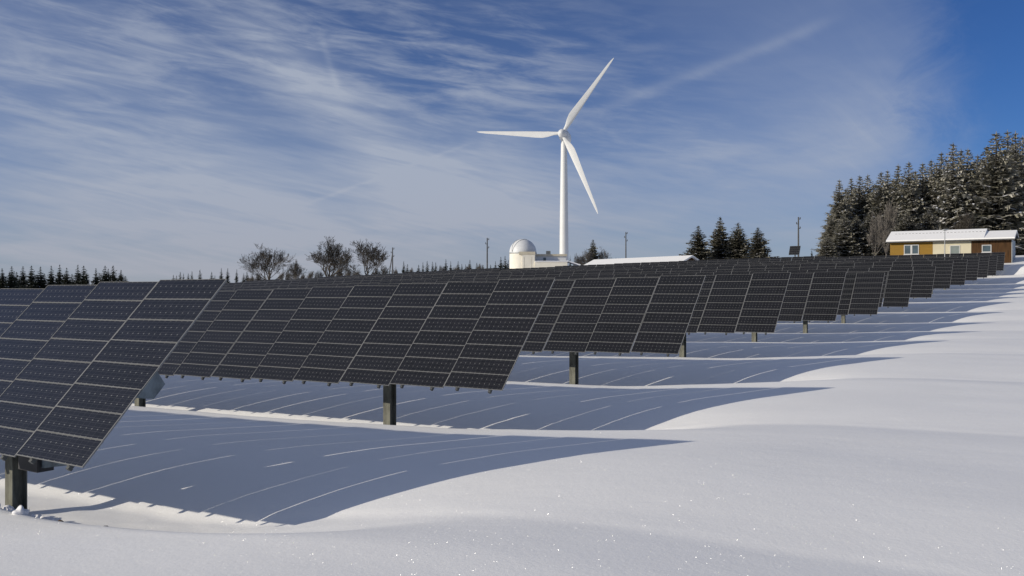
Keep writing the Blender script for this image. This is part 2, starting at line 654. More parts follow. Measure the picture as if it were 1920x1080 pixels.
# ------------------------------------------------------------------ wind turbine
def build_turbine():
    Y = 245.0
    x = (1057.5 - 960) / F * Y
    g = gz(x, Y)
    hubz = (540 - 254) / F * Y + CAMZ
    root = empty('wind_turbine', (x, Y, g))
    tag(root, 'tall white three-bladed wind turbine standing behind the domed observatory', 'wind turbine')
    Ht = hubz - g - 1.2
    mb = MB()
    prof = [(1.40, -1.0), (1.28, 0), (1.19, Ht * .3), (1.02, Ht * .65), (.82, Ht), (.0, Ht)]
    mb.lathe(prof, 48)
    tw = link('tower', mb.mesh('tower', [M['white']], True, R(40)), root)
    yaw = R(15)
    ax = Vector((-math.sin(yaw), -math.cos(yaw), math.sin(R(4)))).normalized()     # rotor axis to the viewer
    e1 = Vector((math.cos(yaw), -math.sin(yaw), 0)).normalized()
    e2 = ax.cross(e1).normalized()
    if e2.z < 0: e2 = -e2
    back = -ax
    # nacelle: rounded box lofted along the axis
    mb = MB()
    secs = [(.9, .85, .9), (1.1, 1.15, 1.2), (2.0, 1.3, 1.35), (5.6, 1.25, 1.25), (7.2, 1.0, 1.0), (7.7, .55, .6)]
    n = 20
    c0 = Vector((0, 0, Ht + 1.2))
    for (d, hw, hh) in secs:
        for k in range(n):
            a = 2 * math.pi * k / n
            ca, sa = math.cos(a), math.sin(a)
            q = (abs(ca) ** 4 + abs(sa) ** 4) ** -.25
            mb.v.append(tuple(c0 + back * (d - 2.2) + e1 * (hw * q * ca) + e2 * (hh * q * sa)))
    for i in range(len(secs) - 1):
        for k in range(n):
            k2 = (k + 1) % n
            mb.f.append((i * n + k, i * n + k2, (i + 1) * n + k2, (i + 1) * n + k)); mb.m.append(0)
    mb.f.append(tuple(range(n))); mb.m.append(0)
    mb.f.append(tuple((len(secs) - 1) * n + k for k in range(n))); mb.m.append(0)
    me = mb.mesh('nacelle', [M['nac']], True, R(50))
    bm_fix(me)
    link('nacelle', me, root)
    hub = c0 + ax * 2.3
    mb = MB()
    pts = [hub + ax * t for t in (-1.15, -.9, 0, .6, 1.1, 1.4, 1.5)]
    mb.tube(pts, [1.0, 1.18, 1.2, 1.08, .75, .35, .08], 24)
    me = mb.mesh('hub', [M['nac']], True, R(60)); bm_fix(me)
    link('hub', me, root)
    # blades
    Rb = 24.2
    span = [.02, .05, .10, .16, .22, .30, .45, .60, .75, .88, .96, 1.0]
    chord = [.90, .90, 1.15, 1.75, 2.0, 1.9, 1.55, 1.22, .93, .69, .45, .12]
    thick = [.95, .92, .80, .62, .50, .40, .28, .20, .14, .10, .06, .02]
    twist = [14, 14, 14, 13, 12, 9, 6, 4, 2, 1, 0, 0]
    for base in (55.2, 176.2, 294.2):
        a = R(base)
        d = e1 * math.cos(a) + e2 * math.sin(a)
        tan = ax.cross(d).normalized()
        mb = MB(); n = 16
        for s, ch, th, twi in zip(span, chord, thick, twist):
            w = R(twi + 6)
            cd = (tan * math.cos(w) + ax * math.sin(w))
            td = cd.cross(d).normalized()
            for k in range(n):
                q = 2 * math.pi * k / n
                off = .25 * ch * min(1, max(0, (s - .05) / .15))
                xx = ch / 2 * math.cos(q) + off
                taper = 1 if s < .08 else (.62 - .38 * math.cos(q)) 
                mb.v.append(tuple(hub + d * (s * Rb) + cd * xx + td * (th / 2 * math.sin(q) * taper)))
        for i in range(len(span) - 1):
            for k in range(n):
                k2 = (k + 1) % n
                mb.f.append((i * n + k, i * n + k2, (i + 1) * n + k2, (i + 1) * n + k)); mb.m.append(0)
        mb.f.append(tuple(range(n))); mb.m.append(0)
        mb.f.append(tuple((len(span) - 1) * n + k for k in range(n))); mb.m.append(0)
        me = mb.mesh('blade', [M['white']], True, R(70)); bm_fix(me)
        link('blade', me, root)


def bm_fix(me):
    import bmesh
    bm = bmesh.new(); bm.from_mesh(me)
    bmesh.ops.recalc_face_normals(bm, faces=bm.faces)
    bm.to_mesh(me); bm.free()


build_turbine()


# ------------------------------------------------------------------ observatory
def build_observatory():
    Y = 185.0
    k = Y / F
    x0 = (980.5 - 960) * k
    g = gz(x0, Y)
    root = empty('observatory', (x0, Y, g))
    tag(root, 'white observatory with silver dome and low cream wings beside the wind turbine', 'observatory')

    def zz(py): return (540 - py) * k + CAMZ - g

    def xx(px): return (px - 980.5) * k
    rad = 25.3 * k
    zb = zz(473.5)
    mb = MB()
    prof = [(rad * math.cos(R(a)), zb + rad * math.sin(R(a))) for a in range(0, 90, 5)] + [(.001, zb + rad)]
    mb.lathe(prof, 64)
    d = link('dome', mb.mesh('dome', [M['dome']], True), root)
    # shutter of the dome: two raised rails running from base over the top, plus cover between them
    mb = MB()
    ang = R(-118)
    for off in (-.16, .16):
        pts = []
        for a in range(2, 100, 6):
            rr = (rad + .03)
            v = Vector((math.cos(R(a)) * rr, 0, math.sin(R(a)) * rr))
            v = Matrix.Rotation(off * 1.7, 3, 'X') @ v
            v = Matrix.Rotation(ang - .42, 3, 'Z') @ v
            pts.append(Vector((v.x, v.y, zb + v.z)))
        mb.tube(pts, [.045] * len(pts), 6)
    link('shutter_rail', mb.mesh('shutter_rail', [M['metalgrey']]), d)
    mb = MB()
    prof = [(rad + .02, zb - .28), (rad + .06, zb - .22), (rad + .06, zb - .02), (rad - .02, zb + .02)]
    mb.lathe(prof, 64)
    link('dome_ring', mb.mesh('dome_ring', [M['metalgrey']]), d)
    # round drum
    mb = MB()
    mb.lathe([(rad - .03, -1.5), (rad - .03, zb - .24)], 64)
    link('wall', mb.mesh('drum', [M['render']], True), root)
    # square front bay with parapet
    mb = MB()
    xa, xb = xx(979), xx(1002)
    yf = -rad - .25
    zt = zz(478.5)
    mb.box(((xa + xb) / 2, yf + 2.0, zt / 2 - .7), (xb - xa, 4.0, zt + 1.4))
    bay = link('wall', mb.mesh('bay', [M['render']]), root)
    mb = MB()
    zp0, zp1 = zt + .002, zz(473)
    mb.box(((xx(973) + xb) / 2 + .05, yf + 2.0, (zp0 + zp1) / 2), (xb - xx(973) + .1, 4.15, zp1 - zp0))
    link('parapet', mb.mesh('parapet', [M['beige']]), root)
    mb = MB()
    for px in (982.5, 996):
        mb.box((xx(px), yf - .012, zt / 2 - .2), (.05, .022, zt - .5))
    link('wall_joint', mb.mesh('wall_joint', [M['beige']]), bay)
    # upper volume set back behind
    mb = MB()
    xa2, xb2 = xb + .003, xx(1061)
    zt2a = zz(480.5)
    mb.box(((xa2 + xb2) / 2, yf + 5.2, zt2a / 2 - .7), (xb2 - xa2, 5.0, zt2a + 1.4))
    up = link('wall', mb.mesh('upper', [M['nac']]), root)
    mb = MB()
    mb.box(((xa2 + xb2) / 2 + .1, yf + 5.1, zt2a + .22), (xb2 - xa2 + .2, 5.3, .43))
    rf = link('roof', mb.mesh('roof', [M['beige']]), root)
    mb = MB()
    mb.box((xx(1028.5), yf + 4.3, zt2a + .43 + .36), (.9, .9, .7))
    link('chimney', mb.mesh('chimney', [M['beige']]), rf)
    mb = MB()
    mb.box((xx(1021), yf + 2.68, zz(486.5)), (.55, .04, .7))
    link('window', mb.mesh('window', [M['glass']]), up)
    # low front wing, lit
    mb = MB()
    zl = zz(491.5)
    mb.box(((xb + xx(1062)) / 2 + .003, yf + 1.2, zl / 2 - .7), (xx(1062) - xb - .004, 2.9, zl + 1.4))
    mb.face([(xx(1062) + .002, yf - .25, -1), (xx(1062) + .002, yf + 2.65, -1), (xx(1062) + .002, yf + 2.65, zl + .02), (xx(1062) + .002, yf - .25, zl + .02)])
    link('wing_wall', mb.mesh('wing', [M['render']]), root)
    mb = MB()
    mb.box(((xb + xx(1062)) / 2 + .06, yf + 1.15, zl + .09), (xx(1062) - xb + .1, 3.05, .17))
    link('snow_cap', mb.mesh('snow_cap', [M['snowload']]), root)
    # small snowed lean-to at the right
    mb = MB()
    xr0, xr1 = xx(1062) + .02, xx(1087)
    za, zbb = zz(489), zz(496.5)
    y0_, y1_ = yf + .3, yf + 5.2
    mb.v += [(xr0, y0_, za), (xr1, y0_, zbb), (xr1, y1_, zbb), (xr0, y1_, za), (xr0, y0_, za - .25), (xr1, y0_, zbb - .25), (xr1, y1_, zbb - .25), (xr0, y1_, za - .25)]
    mb.f += [(0, 1, 2, 3), (7, 6, 5, 4), (0, 4, 5, 1), (1, 5, 6, 2), (2, 6, 7, 3), (3, 7, 4, 0)]; mb.m += [0] * 6
    link('lean_to_roof', mb.mesh('lean_to_roof', [M['snowload']]), root)
    mb = MB()
    mb.box(((xr0 + xr1) / 2 - .3, (y0_ + y1_) / 2, (zbb - .3) / 2 - .7), (xr1 - xr0 - .8, y1_ - y0_ - .4, zbb - .3 + 1.4))
    link('lean_to_wall', mb.mesh('lean_to_wall', [M['nac']]), root)


build_observatory()


# ------------------------------------------------------------------ long barn with snowed roof
def build_barn():
    R1 = Vector(at(1296, 150, 478)); 
    L1 = Vector(at(1116, 164, 487)); R1.z -= .05; L1.z += .05
    d = (L1 - R1); ln = d.length; d.normalize()
    w = Vector((-d.y, d.x, 0))
    if w.y > 0: w = -w
    root = empty('barn', (R1 + d * ln / 2 - Vector((0, 0, R1.z - gz(*(R1 + d * ln / 2).xy))))[:], 0)
    tag(root, 'long low barn under a thick white snow-covered roof, right of the observatory', 'barn')
    o = Vector(root.location)
    def P(s, u, z): return tuple(R1 + d * s + w * u + Vector((0, 0, z)) - o)
    W, drop = 4.4, 1.55
    mb = MB()
    for sgn in (1, -1):
        q = [P(-.3, 0, .0), P(ln + .3, 0, .0), P(ln + .3, sgn * W, -drop), P(-.3, sgn * W, -drop)]
        b = len(mb.v)
        mb.v += q + [(p[0], p[1], p[2] - .28) for p in q]
        mb.f += [(b, b + 1, b + 2, b + 3), (b + 7, b + 6, b + 5, b + 4), (b, b + 4, b + 5, b + 1), (b + 1, b + 5, b + 6, b + 2), (b + 2, b + 6, b + 7, b + 3), (b + 3, b + 7, b + 4, b)]
        mb.m += [0] * 6
    me = mb.mesh('roof', [M['snow']]); bm_fix(me)
    link('roof', me, root)
    mb = MB()
    W2 = W - .5
    zb = -R1.z + o.z - 1.0
    sec = [(W2, zb), (W2, -drop - .12), (0, -.30), (-W2, -drop - .12), (-W2, zb)]
    for s in (.1, ln - .1):
        for (u, z) in sec: mb.v.append(P(s, u, z))
    for i in range(4): mb.f.append((i, i + 1, i + 6, i + 5)); mb.m.append(0)
    mb.f += [(4, 3, 2, 1, 0), (5, 6, 7, 8, 9)]; mb.m += [0, 0]
    me = mb.mesh('wall', [M['brown']]); bm_fix(me)
    link('wall', me, root)


build_barn()


# ------------------------------------------------------------------ wooden hut at the right
def build_hut():
    ax = Vector((RX, RY, 0)).normalized()      # to the right along the front
    dp = Vector((AX, AY, 0)).normalized()      # depth
    Yr = 98.0
    xr = (1896.5 - 960) / F * Yr
    zb = (540 - 494) / F * Yr + CAMZ
    L, D = 12.6, 4.2
    z_e = (540 - 449.5) / F * Yr + CAMZ - zb    # eave height above base
    root = empty('wooden_hut', (xr, Yr, zb), RZ)
    tag(root, 'low wooden hut with snowed roof, ochre and brown boards and cream middle', 'hut')
    # local x: 0 at right end going negative to the left, y depth, z up
    def lx(px):
        # local x of a column of the front wall
        q = (px - 960) / F
        s = (xr - q * Yr) / (RX - q * RY)      # (xr - RX s) = q (Yr - RY s)
        return -s
    xs = [lx(1669), lx(1749), lx(1821), 0.0]
    names = ['ochre', 'cream', 'brown']
    h = z_e
    for i, nme in enumerate(names):
        mb = MB()
        xa, xb = xs[i], xs[i + 1]
        dy = -.004 if i == 1 else 0
        mb.box(((xa + xb) / 2, D / 2 + dy, h / 2 - .6), (xb - xa - .002, D, h + 1.2))
        w = link('wall', mb.mesh(nme + '_wall', [M[nme]]), root)
        tag(w, {'ochre': 'ochre board wall at the left end of the hut', 'cream': 'cream painted middle wall of the hut', 'brown': 'dark brown board wall at the right end of the hut'}[nme])
    # grey corner board and side face
    mb = MB()
    mb.box((.035, D / 2, h / 2 - .6), (.06, D + .05, h + 1.2))
    link('end_wall', mb.mesh('end_wall', [M['metalgrey']]), root)

    def wz(py, px):
        q = (px - 960) / F
        s = -lx(px)
        return (540 - py) / F * (Yr - RY * s) + CAMZ - zb

    def win(px0, px1, py0, py1, name, glassmat, mull=True):
        xa, xb = lx(px0), lx(px1)
        z1, z0 = wz(py0, (px0 + px1) / 2), wz(py1, (px0 + px1) / 2)
        mb = MB()
        fw = .08
        mb.box(((xa + xb) / 2, -.03, z1 - fw / 2), (xb - xa, .06, fw))
        mb.box(((xa + xb) / 2, -.03, z0 + fw / 2), (xb - xa, .06, fw))
        for x in (xa + fw / 2, xb - fw / 2) + (((xa + xb) / 2,) if mull else ()):
            mb.box((x, -.03, (z0 + z1) / 2), (fw if x not in ((xa + xb) / 2,) else .2, .058, z1 - z0 - 2 * fw))
        fr = link(name, mb.mesh(name, [M['frame']]), root)
        mb = MB()
        mb.box(((xa + xb) / 2, -.012, (z0 + z1) / 2), (xb - xa - .02, .02, z1 - z0 - .02))
        link('pane' if name == 'window' else 'door_leaf', mb.mesh('pane', [glassmat]), fr)
        mb = MB()
        mb.box(((xa + xb) / 2, -.06, z0 - .03), (xb - xa + .12, .14, .05))
        link('sill', mb.mesh('sill', [M['frame']]), fr)
    win(1695, 1723, 459, 477, 'window', M['glass'])
    win(1781, 1800, 460, 486, 'door', M['shutter'], False)
    win(1841, 1859, 459, 473, 'window', M['glass'], False)
    # roof: two snow covered shed planes of different ridge height
    def roof(xa, xb, zr, name):
        ze = h + .02
        oh = .55
        mb = MB()
        q = [(xa, -oh, ze), (xb, -oh, ze), (xb, D * .62, zr), (xa, D * .62, zr)]
        q2 = [(xa, D * .62, zr), (xb, D * .62, zr), (xb, D + oh, ze + .3), (xa, D + oh, ze + .3)]
        for qq in (q, q2):
            b = len(mb.v)
            mb.v += qq + [(p[0], p[1], p[2] + .24) for p in qq]
            for fi, mt in (((b + 4, b + 5, b + 6, b + 7), 0), ((b + 3, b + 2, b + 1, b), 1), ((b, b + 1, b + 5, b + 4), 0), ((b + 1, b + 2, b + 6, b + 5), 0), ((b + 2, b + 3, b + 7, b + 6), 0), ((b + 3, b, b + 4, b + 7), 0)):
                mb.f.append(fi); mb.m.append(mt)
        me = mb.mesh(name, [M['snow'], M['polewood']])
        return link('roof', me, root)
    xm = lx(1846)
    rA = roof(lx(1663), xm, h + 1.22, 'roof_long')
    rB = roof(xm + .003, .35, h + .95, 'roof_short')
    mb = MB()
    for xa, xb, m in ((lx(1663), xm, 'ochre'), (xm + .003, .35, 'brown')):
        mb.box(((xa + xb) / 2, -.56 - .012, h + .05), (xb - xa - .01, .024, .14))
    link('fascia', mb.mesh('fascia', [M['polewood']]), root)
    # gable infill between wall tops and roof
    mb = MB()
    for (x, zr) in ((lx(1669) + .02, h + 1.16), (-.02, h + .88)):
        mb.v += [(x, 0.02, h), (x, D * .62, zr), (x, D - .02, h + .2), (x, D - .02, h)]
        b = len(mb.v) - 4
        mb.f.append((b, b + 1, b + 2, b + 3)); mb.m.append(0)
    link('gable', mb.mesh('gable', [M['brown']]), root)
    # row of snow guards on the roof
    n = 26
    mb = MB(); mb.box((0, 0, .012), (.20, .03, .04)); gm = mb.mesh('snow_guard', [M['polewood']])
    for i in range(n):
        x = lx(1672) + (xm - lx(1672)) * (i + .5) / n
        y = D * .38
        link('snow_guard', gm, rA, (x, y, h + .02 + .24 + 1.20 * (y + .55) / (D * .62 + .55)))


build_hut()

# lamp post in front of the hut
def build_lamp():
    Y = 96.3
    x, y, g = at(1771.5, Y)
    root = empty('lamp_post', (x, y, g))
    tag(root, 'thin grey lamp post in front of the hut roof', 'lamp post')
    top = (540 - 431.5) / F * Y + CAMZ - g
    mb = MB()
    mb.tube([Vector((0, 0, -.4)), Vector((0, 0, top * .5)), Vector((0, 0, top))], [.055, .05, .04], 10)
    link('pole', mb.mesh('pole', [M['metalgrey']], True, R(40)), root)
    mb = MB()
    mb.box((0, -.12, top + .05), (.42, .55, .10))
    mb.box((0, -.12, top - .02), (.26, .36, .05))
    link('lamp_head', mb.mesh('lamp_head', [M['metalgrey']]), root)


build_lamp()


# ------------------------------------------------------------------ poles
def pole(px, pytop, Y, label, strut=False, arms=True, rad=.13):
    x, y, g = at(px, Y)
    top = (540 - pytop) / F * Y + CAMZ - g
    root = empty('utility_pole', (x, y, g))
    tag(root, label, 'utility pole', 'wooden utility poles on the skyline')
    mb = MB()
    mb.tube([Vector((0, 0, -.5)), Vector((0, 0, top * .6)), Vector((0, 0, top))], [rad * 1.15, rad, rad * .8], 10)
    link('pole', mb.mesh('pole', [M['polewood']], True, R(40)), root)
    if arms:
        for dz, s in ((.35, 1), (1.15, -1), (1.9, 1)):
            mb = MB()
            mb.box((s * .16, 0, top - dz), (.34, .10, .10))
            mb.box((s * .30, 0, top - dz + .16), (.12, .12, .30))
            link('insulator_bracket', mb.mesh('insulator_bracket', [M['polewood']]), root)
    if strut:
        mb = MB()
        mb.tube([Vector((-1.0, .4, -.5)), Vector((-.05, 0, top * .78))], [rad * .9, rad * .75], 8)
        link('strut', mb.mesh('strut', [M['polewood']]), root)


pole(736, 464, 190, 'dark wooden pole with a leaning strut beside the bare trees', strut=True)
pole(913.5, 446, 170, 'grey wooden pole standing left of the observatory dome')
pole(1173.5, 435, 190, 'grey wooden pole rising behind the snowed barn roof')
pole(1497, 407, 150, 'tall thin grey pole between the four spruces and the forest')


# single tilted panel standing above the rows
def single_panel():
    Y = 112.0
    x, y, g = at(1490, Y)
    k = Y / F
    zc = (540 - 469.5) * k + CAMZ - g
    root = empty('solar_tracker', (x, y, g), RZ)
    tag(root, 'small single solar panel standing higher than the rows, below the tall thin pole', 'solar panel')
    w = 19 * k
    hh = 15 * k
    Mx = Matrix.Rotation(R(62), 3, 'X')
    mb = MB()
    cc = Vector((0, 0, zc))
    def q(a, b, h): return tuple(cc + Mx @ Vector((a, b, h)))
    H2 = hh / 2 / math.sin(R(62)) * 1.08
    nrow = 4
    for i in range(nrow):
        b0 = -H2 + 2 * H2 * i / nrow; b1 = b0 + 2 * H2 / nrow - .02
        mb.face([q(-w / 2, b0, .03), q(w / 2, b0, .03), q(w / 2, b1, .03), q(-w / 2, b1, .03)], 0, [(0, 0), (12, 0), (12, 3), (0, 3)])
    mb.box(cc, (w + .05, 2 * H2 + .04, .05), 1, Mx)
    link('panel', mb.mesh('panel', [M['cell'], M['alu_dull']]), root)
    mb = MB()
    mb.tube([Vector((0, .25, -.4)), Vector((0, .15, zc - .05))], [.09, .07], 10)
    link('post', mb.mesh('post', [M['post']]), root)


single_panel()


# ------------------------------------------------------------------ spruces
def spruce_meshes(seed, H=12.0, wid=2.6, whorls=26, per=7, st=6, fol='fol', snow=.35, gap=.06, ragged=.25, hang=.5, fat=1.0, pw=.82):
    r = random.Random(seed)
    mb = MB()
    z = H * gap
    zs = []
    for i in range(whorls):
        u = i / (whorls - 1)
        zs.append(H * (gap + (1 - gap) * (1 - (1 - u) ** 1.0) * .985))
    bulge = r.uniform(.85, 1.1)
    for i, z in enumerate(zs):
        u = z / H
        prof = (1 - u) ** pw * bulge
        if u < .12: prof *= .80 + u * 1.6
        Lm = wid * prof + .10
        rag = 1 + r.uniform(-ragged, ragged) * .6
        nb = max(4, int(per * (0.65 + .5 * (1 - u)) + r.random()))
        a0 = r.uniform(0, 6.28)
        for b in range(nb):
            a = a0 + 6.283 * b / nb + r.uniform(-.3, .3)
            L = Lm * rag * r.uniform(1 - ragged * 1.3, 1 + ragged * .55)
            d = Vector((math.cos(a), math.sin(a), 0)); sd = Vector((-d.y, d.x, 0))
            slope = .35 * (u - .45) * 1.6 - .10 + r.uniform(-.14, .12)
            z0 = z + r.uniform(-.12, .12)

            def pt(s):
                return d * (L * s) + Vector((0, 0, z0 + L * (slope * s - .18 * s * (1 - s) + .16 * s ** 3 * (1 if u < .7 else .3))))
            n = max(2, int(st * min(1, L / wid + .25)))
            for k in range(n):
                s = (k + .55 + r.uniform(-.25, .25)) / n * .97 + .03
                p = pt(s)
                ln = (.30 * L * (1.05 - s) + .22 + .05 * wid) * fat * (.40 + .60 * min(1, (1 - u) / .35))
                for sg in (-1, 1):
                    fw = (d * r.uniform(.45, .9) + sd * sg * r.uniform(.5, 1.0)).normalized()
                    tip = p + fw * ln * r.uniform(.7, 1.15) + Vector((0, 0, -ln * r.uniform(.08, .45)))
                    wv = Vector((-fw.y, fw.x, 0)) * (ln * r.uniform(.16, .26)) + Vector((0, 0, r.uniform(-.05, .05) * ln))
                    mid = p.lerp(tip, .45) + Vector((0, 0, .04 * ln))
                    mb.face([p, mid + wv, tip, mid - wv], 0)
                    if r.random() < snow and s > .25:
                        up = Vector((0, 0, .035 + .02 * wid / 2.6))
                        m2 = p.lerp(tip, .5) + up
                        q = .72
                        mb.face([p + up, m2 + wv * q, p.lerp(tip, .9) + up * .6, m2 - wv * q], 1)
                if r.random() < hang:
                    hl = ln * r.uniform(.45, .9)
                    q = d * (ln * .32)
                    mb.face([p - q, p + q, p + q * .4 + Vector((0, 0, -hl)) + sd * r.uniform(-.1, .1), p - q * .5 + Vector((0, 0, -hl * .8))], 0)
            tipp = pt(1.0)
            q = sd * (.07 + .03 * L)
            mb.face([pt(.75) - q, tipp + d * .12, pt(.75) + q], 0)
    # leader
    top = Vector((0, 0, H))
    for k in range(5):
        a = 6.28 * k / 5
        d = Vector((math.cos(a), math.sin(a), 0)) * .09
        mb.face([top + Vector((0, 0, .25)), top + d + Vector((0, 0, -.55)), top - d * .3 + Vector((0, 0, -.6))], 0)
    crown = mb.mesh('crown', [M[fol], M['snowload']])
    mb = MB()
    mb.tube([Vector((0, 0, -1.2)), Vector((0, 0, 0)), Vector((0, 0, H * .5)), Vector((0, 0, H * .98))], [H * .017, H * .015, H * .009, H * .001], 8)
    trunk = mb.mesh('trunk', [M['bark']], True, R(60))
    return crown, trunk


VAR = {}
for i in range(5):
    VAR['forest', i] = spruce_meshes(20 + i, 12, 2.15 + .12 * i, 38, 9, 7, 'fol', .15, .03, .24, .8, 1.15)
for i in range(2):
    VAR['snowy', i] = spruce_meshes(40 + i, 12, 2.7, 36, 9, 7, 'fol', .38, .03, .3, .8, 1.15)
for i in range(4):
    VAR['mid', i] = spruce_meshes(60 + i, 12, 2.75 + .1 * i, 32, 10, 7, 'folmid', .13, .03, .34, .8, 1.2)
for i in range(4):
    VAR['far', i] = spruce_meshes(80 + i, 12, 2.6 + .2 * i, 21, 8, 5, 'foldark', .05, .02, .42, .9, 1.5, 1.05)


def spruce(px, pytop, Y, var, wpx, label, group, zbase=None, dark=False):
    x = (px - 960) / F * Y
    g = gz(x, Y)
    top = (540 - pytop) / F * Y + CAMZ
    H = top - g
    crown, trunk = VAR[var]
    base_w = {'forest': 2.4, 'snowy': 2.7, 'mid': 2.9, 'far': 2.9}[var[0]]
    sw = (wpx / F * Y) / base_w * {'forest': 1.45, 'snowy': 1.25, 'mid': 1.75, 'far': 1.5}[var[0]]
    root = empty('spruce_tree', (x, Y, g), random.uniform(0, 6.28))
    root.scale = (sw, sw, H / 12.25)
    link('crown', crown, root); link('trunk', trunk, root)
    tag(root, label, 'spruce', group)
    return root


ORD = ['first', 'second', 'third', 'fourth', 'fifth', 'sixth', 'seventh', 'eighth', 'ninth', 'tenth', 'eleventh', 'twelfth', 'thirteenth',
       'fourteenth', 'fifteenth', 'sixteenth', 'seventeenth', 'eighteenth', 'nineteenth', 'twentieth', 'twenty-first', 'twenty-second', 'twenty-third', 'twenty-fourth']

# forest at the right: (px, top py, distance, kind, half width px)
forest = [(1574, 335, 128, 0, 30), (1596, 331, 133, 1, 30), (1612, 327, 130, 2, 32), (1627, 325, 136, 3, 30), (1652, 320, 128, 4, 34), (1664, 317, 138, 0, 30),
          (1684, 306, 131, 1, 36), (1704, 301, 126, 2, 36), (1730, 303, 133, 3, 36), (1746, 297, 138, 4, 34), (1765, 283, 131, 0, 38), (1787, 265, 124, 'S0', 50),
          (1802, 277, 137, 1, 38), (1815, 276, 131, 2, 40), (1833, 288, 139, 3, 36), (1850, 272, 134, 4, 40), (1868, 245, 122, 'B', 56), (1889, 242, 131, 0, 46),
          (1904, 244, 127, 1, 46), (1918, 252, 133, 'S1', 50)]
forest.sort()
for i, (px, py, Y, kd, w) in enumerate(forest):
    if kd == 'S0':
        var, what = ('snowy', 0), 'broad spruce with snow-laden boughs behind the middle of the hut roof'
    elif kd == 'S1':
        var, what = ('snowy', 1), 'snow-laden spruce at the right picture edge behind the hut'
    elif kd == 'B':
        var, what = ('forest', 4), 'big dense frosted spruce directly behind the right half of the hut roof'
    else:
        var = ('forest', kd)
        what = ORD[i] + ' tall frosted spruce from the left in the forest by the hut'
    if px == 1574: what = 'leftmost spruce of the frosted forest, standing at its open edge'
    spruce(px, py, Y, var, w, what, 'frosted spruces of the forest behind the hut')
# trees standing behind and beyond the frame's edge
fill = [(1586, 352, 148), (1604, 350, 150), (1640, 343, 150), (1674, 335, 148), (1716, 318, 150), (1756, 305, 152), (1778, 300, 150), (1826, 300, 152), (1860, 285, 152),
        (1898, 270, 150), (1938, 258, 140), (1958, 262, 134), (1985, 255, 140), (2020, 262, 138)]
for i, (px, py, Y) in enumerate(fill):
    spruce(px, py, Y, ('forest', i % 5), 42, 'dark spruce standing further back in the wood behind the hut', 'spruces deeper in the wood')
low = [(1560, 398, 120, 24), (1583, 400, 118, 26), (1606, 402, 119, 28), (1628, 398, 121, 28), (1700, 392, 119, 30), (1742, 388, 120, 32), (1552, 440, 116, 18)]
for i, (px, py, Y, w) in enumerate(low):
    spruce(px, py, Y, ('forest', (i * 2) % 5), w, '%s from the left of the shorter frosted spruces fronting the forest' % ORD[sorted(l[0] for l in low).index(px)], 'shorter spruces in the front rank of the forest')

# four spruces right of the barn
four = [(1309, 422, 168, 0, 23, 'leftmost of four spruces right of the snowed barn, leaning against its roof end'),
        (1350.5, 405, 172, 1, 23, 'tallest of the four spruces between the barn and the forest'),
        (1384, 416, 170, 2, 22, 'ragged spruce with a narrow neck and snow patch, third of the four by the barn'),
        (1421, 425, 168, 3, 21, 'darkest and rightmost of the four spruces between barn and forest')]
for px, py, Y, k, w, lab in four:
    spruce(px, py, Y, ('mid', k), w, lab, 'four spruces behind the panel rows')
spruce(1341, 470, 176, ('far', 1), 8, 'tiny spruce between the two leftmost of the four spruces', 'small spruces on the skyline')
spruce(1522, 464, 200, ('far', 0), 4, 'tiny thin spruce tip left of the forest, right of the tall pole', 'small spruces on the skyline')
spruce(1112, 448, 205, ('mid', 1), 15, 'spruce with brown bare shrubs around it between observatory and barn', 'small spruces on the skyline')
spruce(1069, 479, 215, ('far', 1), 4, 'tiny spruce at the foot of the turbine tower', 'small spruces on the skyline')
spruce(1147, 481, 230, ('far', 2), 4, 'left one of two tiny spruce tips over the barn roof', 'small spruces on the skyline')
spruce(1155, 482, 230, ('far', 0), 4, 'right one of two tiny spruce tips over the barn roof', 'small spruces on the skyline')

clumps = [
    ('far left skyline clump', 'dark spruces on the far left skyline', 270,
     [(-14, 497), (4, 502), (22, 498), (43, 498), (59, 497), (76, 499), (96, 497), (112, 495), (125, 501), (146, 495), (157, 497), (180, 502), (197, 497), (203, 503), (212, 497), (227, 505), (235, 517)], 15),
    ('skyline left of the bare trees', 'small spruces left of the bare trees', 300,
     [(325, 515), (331, 516), (338, 509), (344, 512), (353, 512), (360, 508), (375, 505), (397, 509), (403, 516), (415, 502), (427, 502), (444, 504), (457, 512), (463, 509), (473, 513), (487, 515), (497, 512), (560, 515), (566, 512), (596, 516), (641, 507), (654, 508), (712, 509)], 9),
    ('skyline left of the observatory', 'small spruces left of the observatory', 280,
     [(757, 489), (764, 494), (772, 503), (785, 496), (793, 491), (801, 489), (811, 490), (817, 491), (825, 496), (836, 485), (845, 489), (859, 489), (866, 494), (873, 495), (881, 486), (894, 492), (906, 496), (920, 496), (929, 489), (939, 481), (947, 479), (953, 486)], 9)]
for nm, grp, Y, pts, w in clumps:
    ys = [p[1] for p in pts]
    vis = [p for p in pts if p[0] >= 0]
    for i, (px, py) in enumerate(pts):
        r = random.Random(px * 7 + py)
        if px < 0:
            lab = 'dark spruce just outside the left picture edge beside the skyline clump'
        elif px == vis[0][0]: lab = 'leftmost small dark spruce of the ' + nm
        elif px == vis[-1][0]: lab = 'rightmost small dark spruce of the ' + nm
        else: lab = ORD[vis.index((px, py))] + ' small dark spruce from the left on the ' + nm
        spruce(px, py, Y * r.uniform(.97, 1.05), ('far', r.randrange(4)), w * r.uniform(.8, 1.2), lab, grp)
# second rank behind the far left clump closes its foot
for i, px in enumerate(range(-8, 232, 13)):
    if 163 < px < 176: continue
    r = random.Random(px)
    spruce(px, 509 + r.uniform(0, 6), 286, ('far', i % 4), 16, 'low dark spruce filling the foot of the far left skyline clump', 'low spruces behind the far left clump')


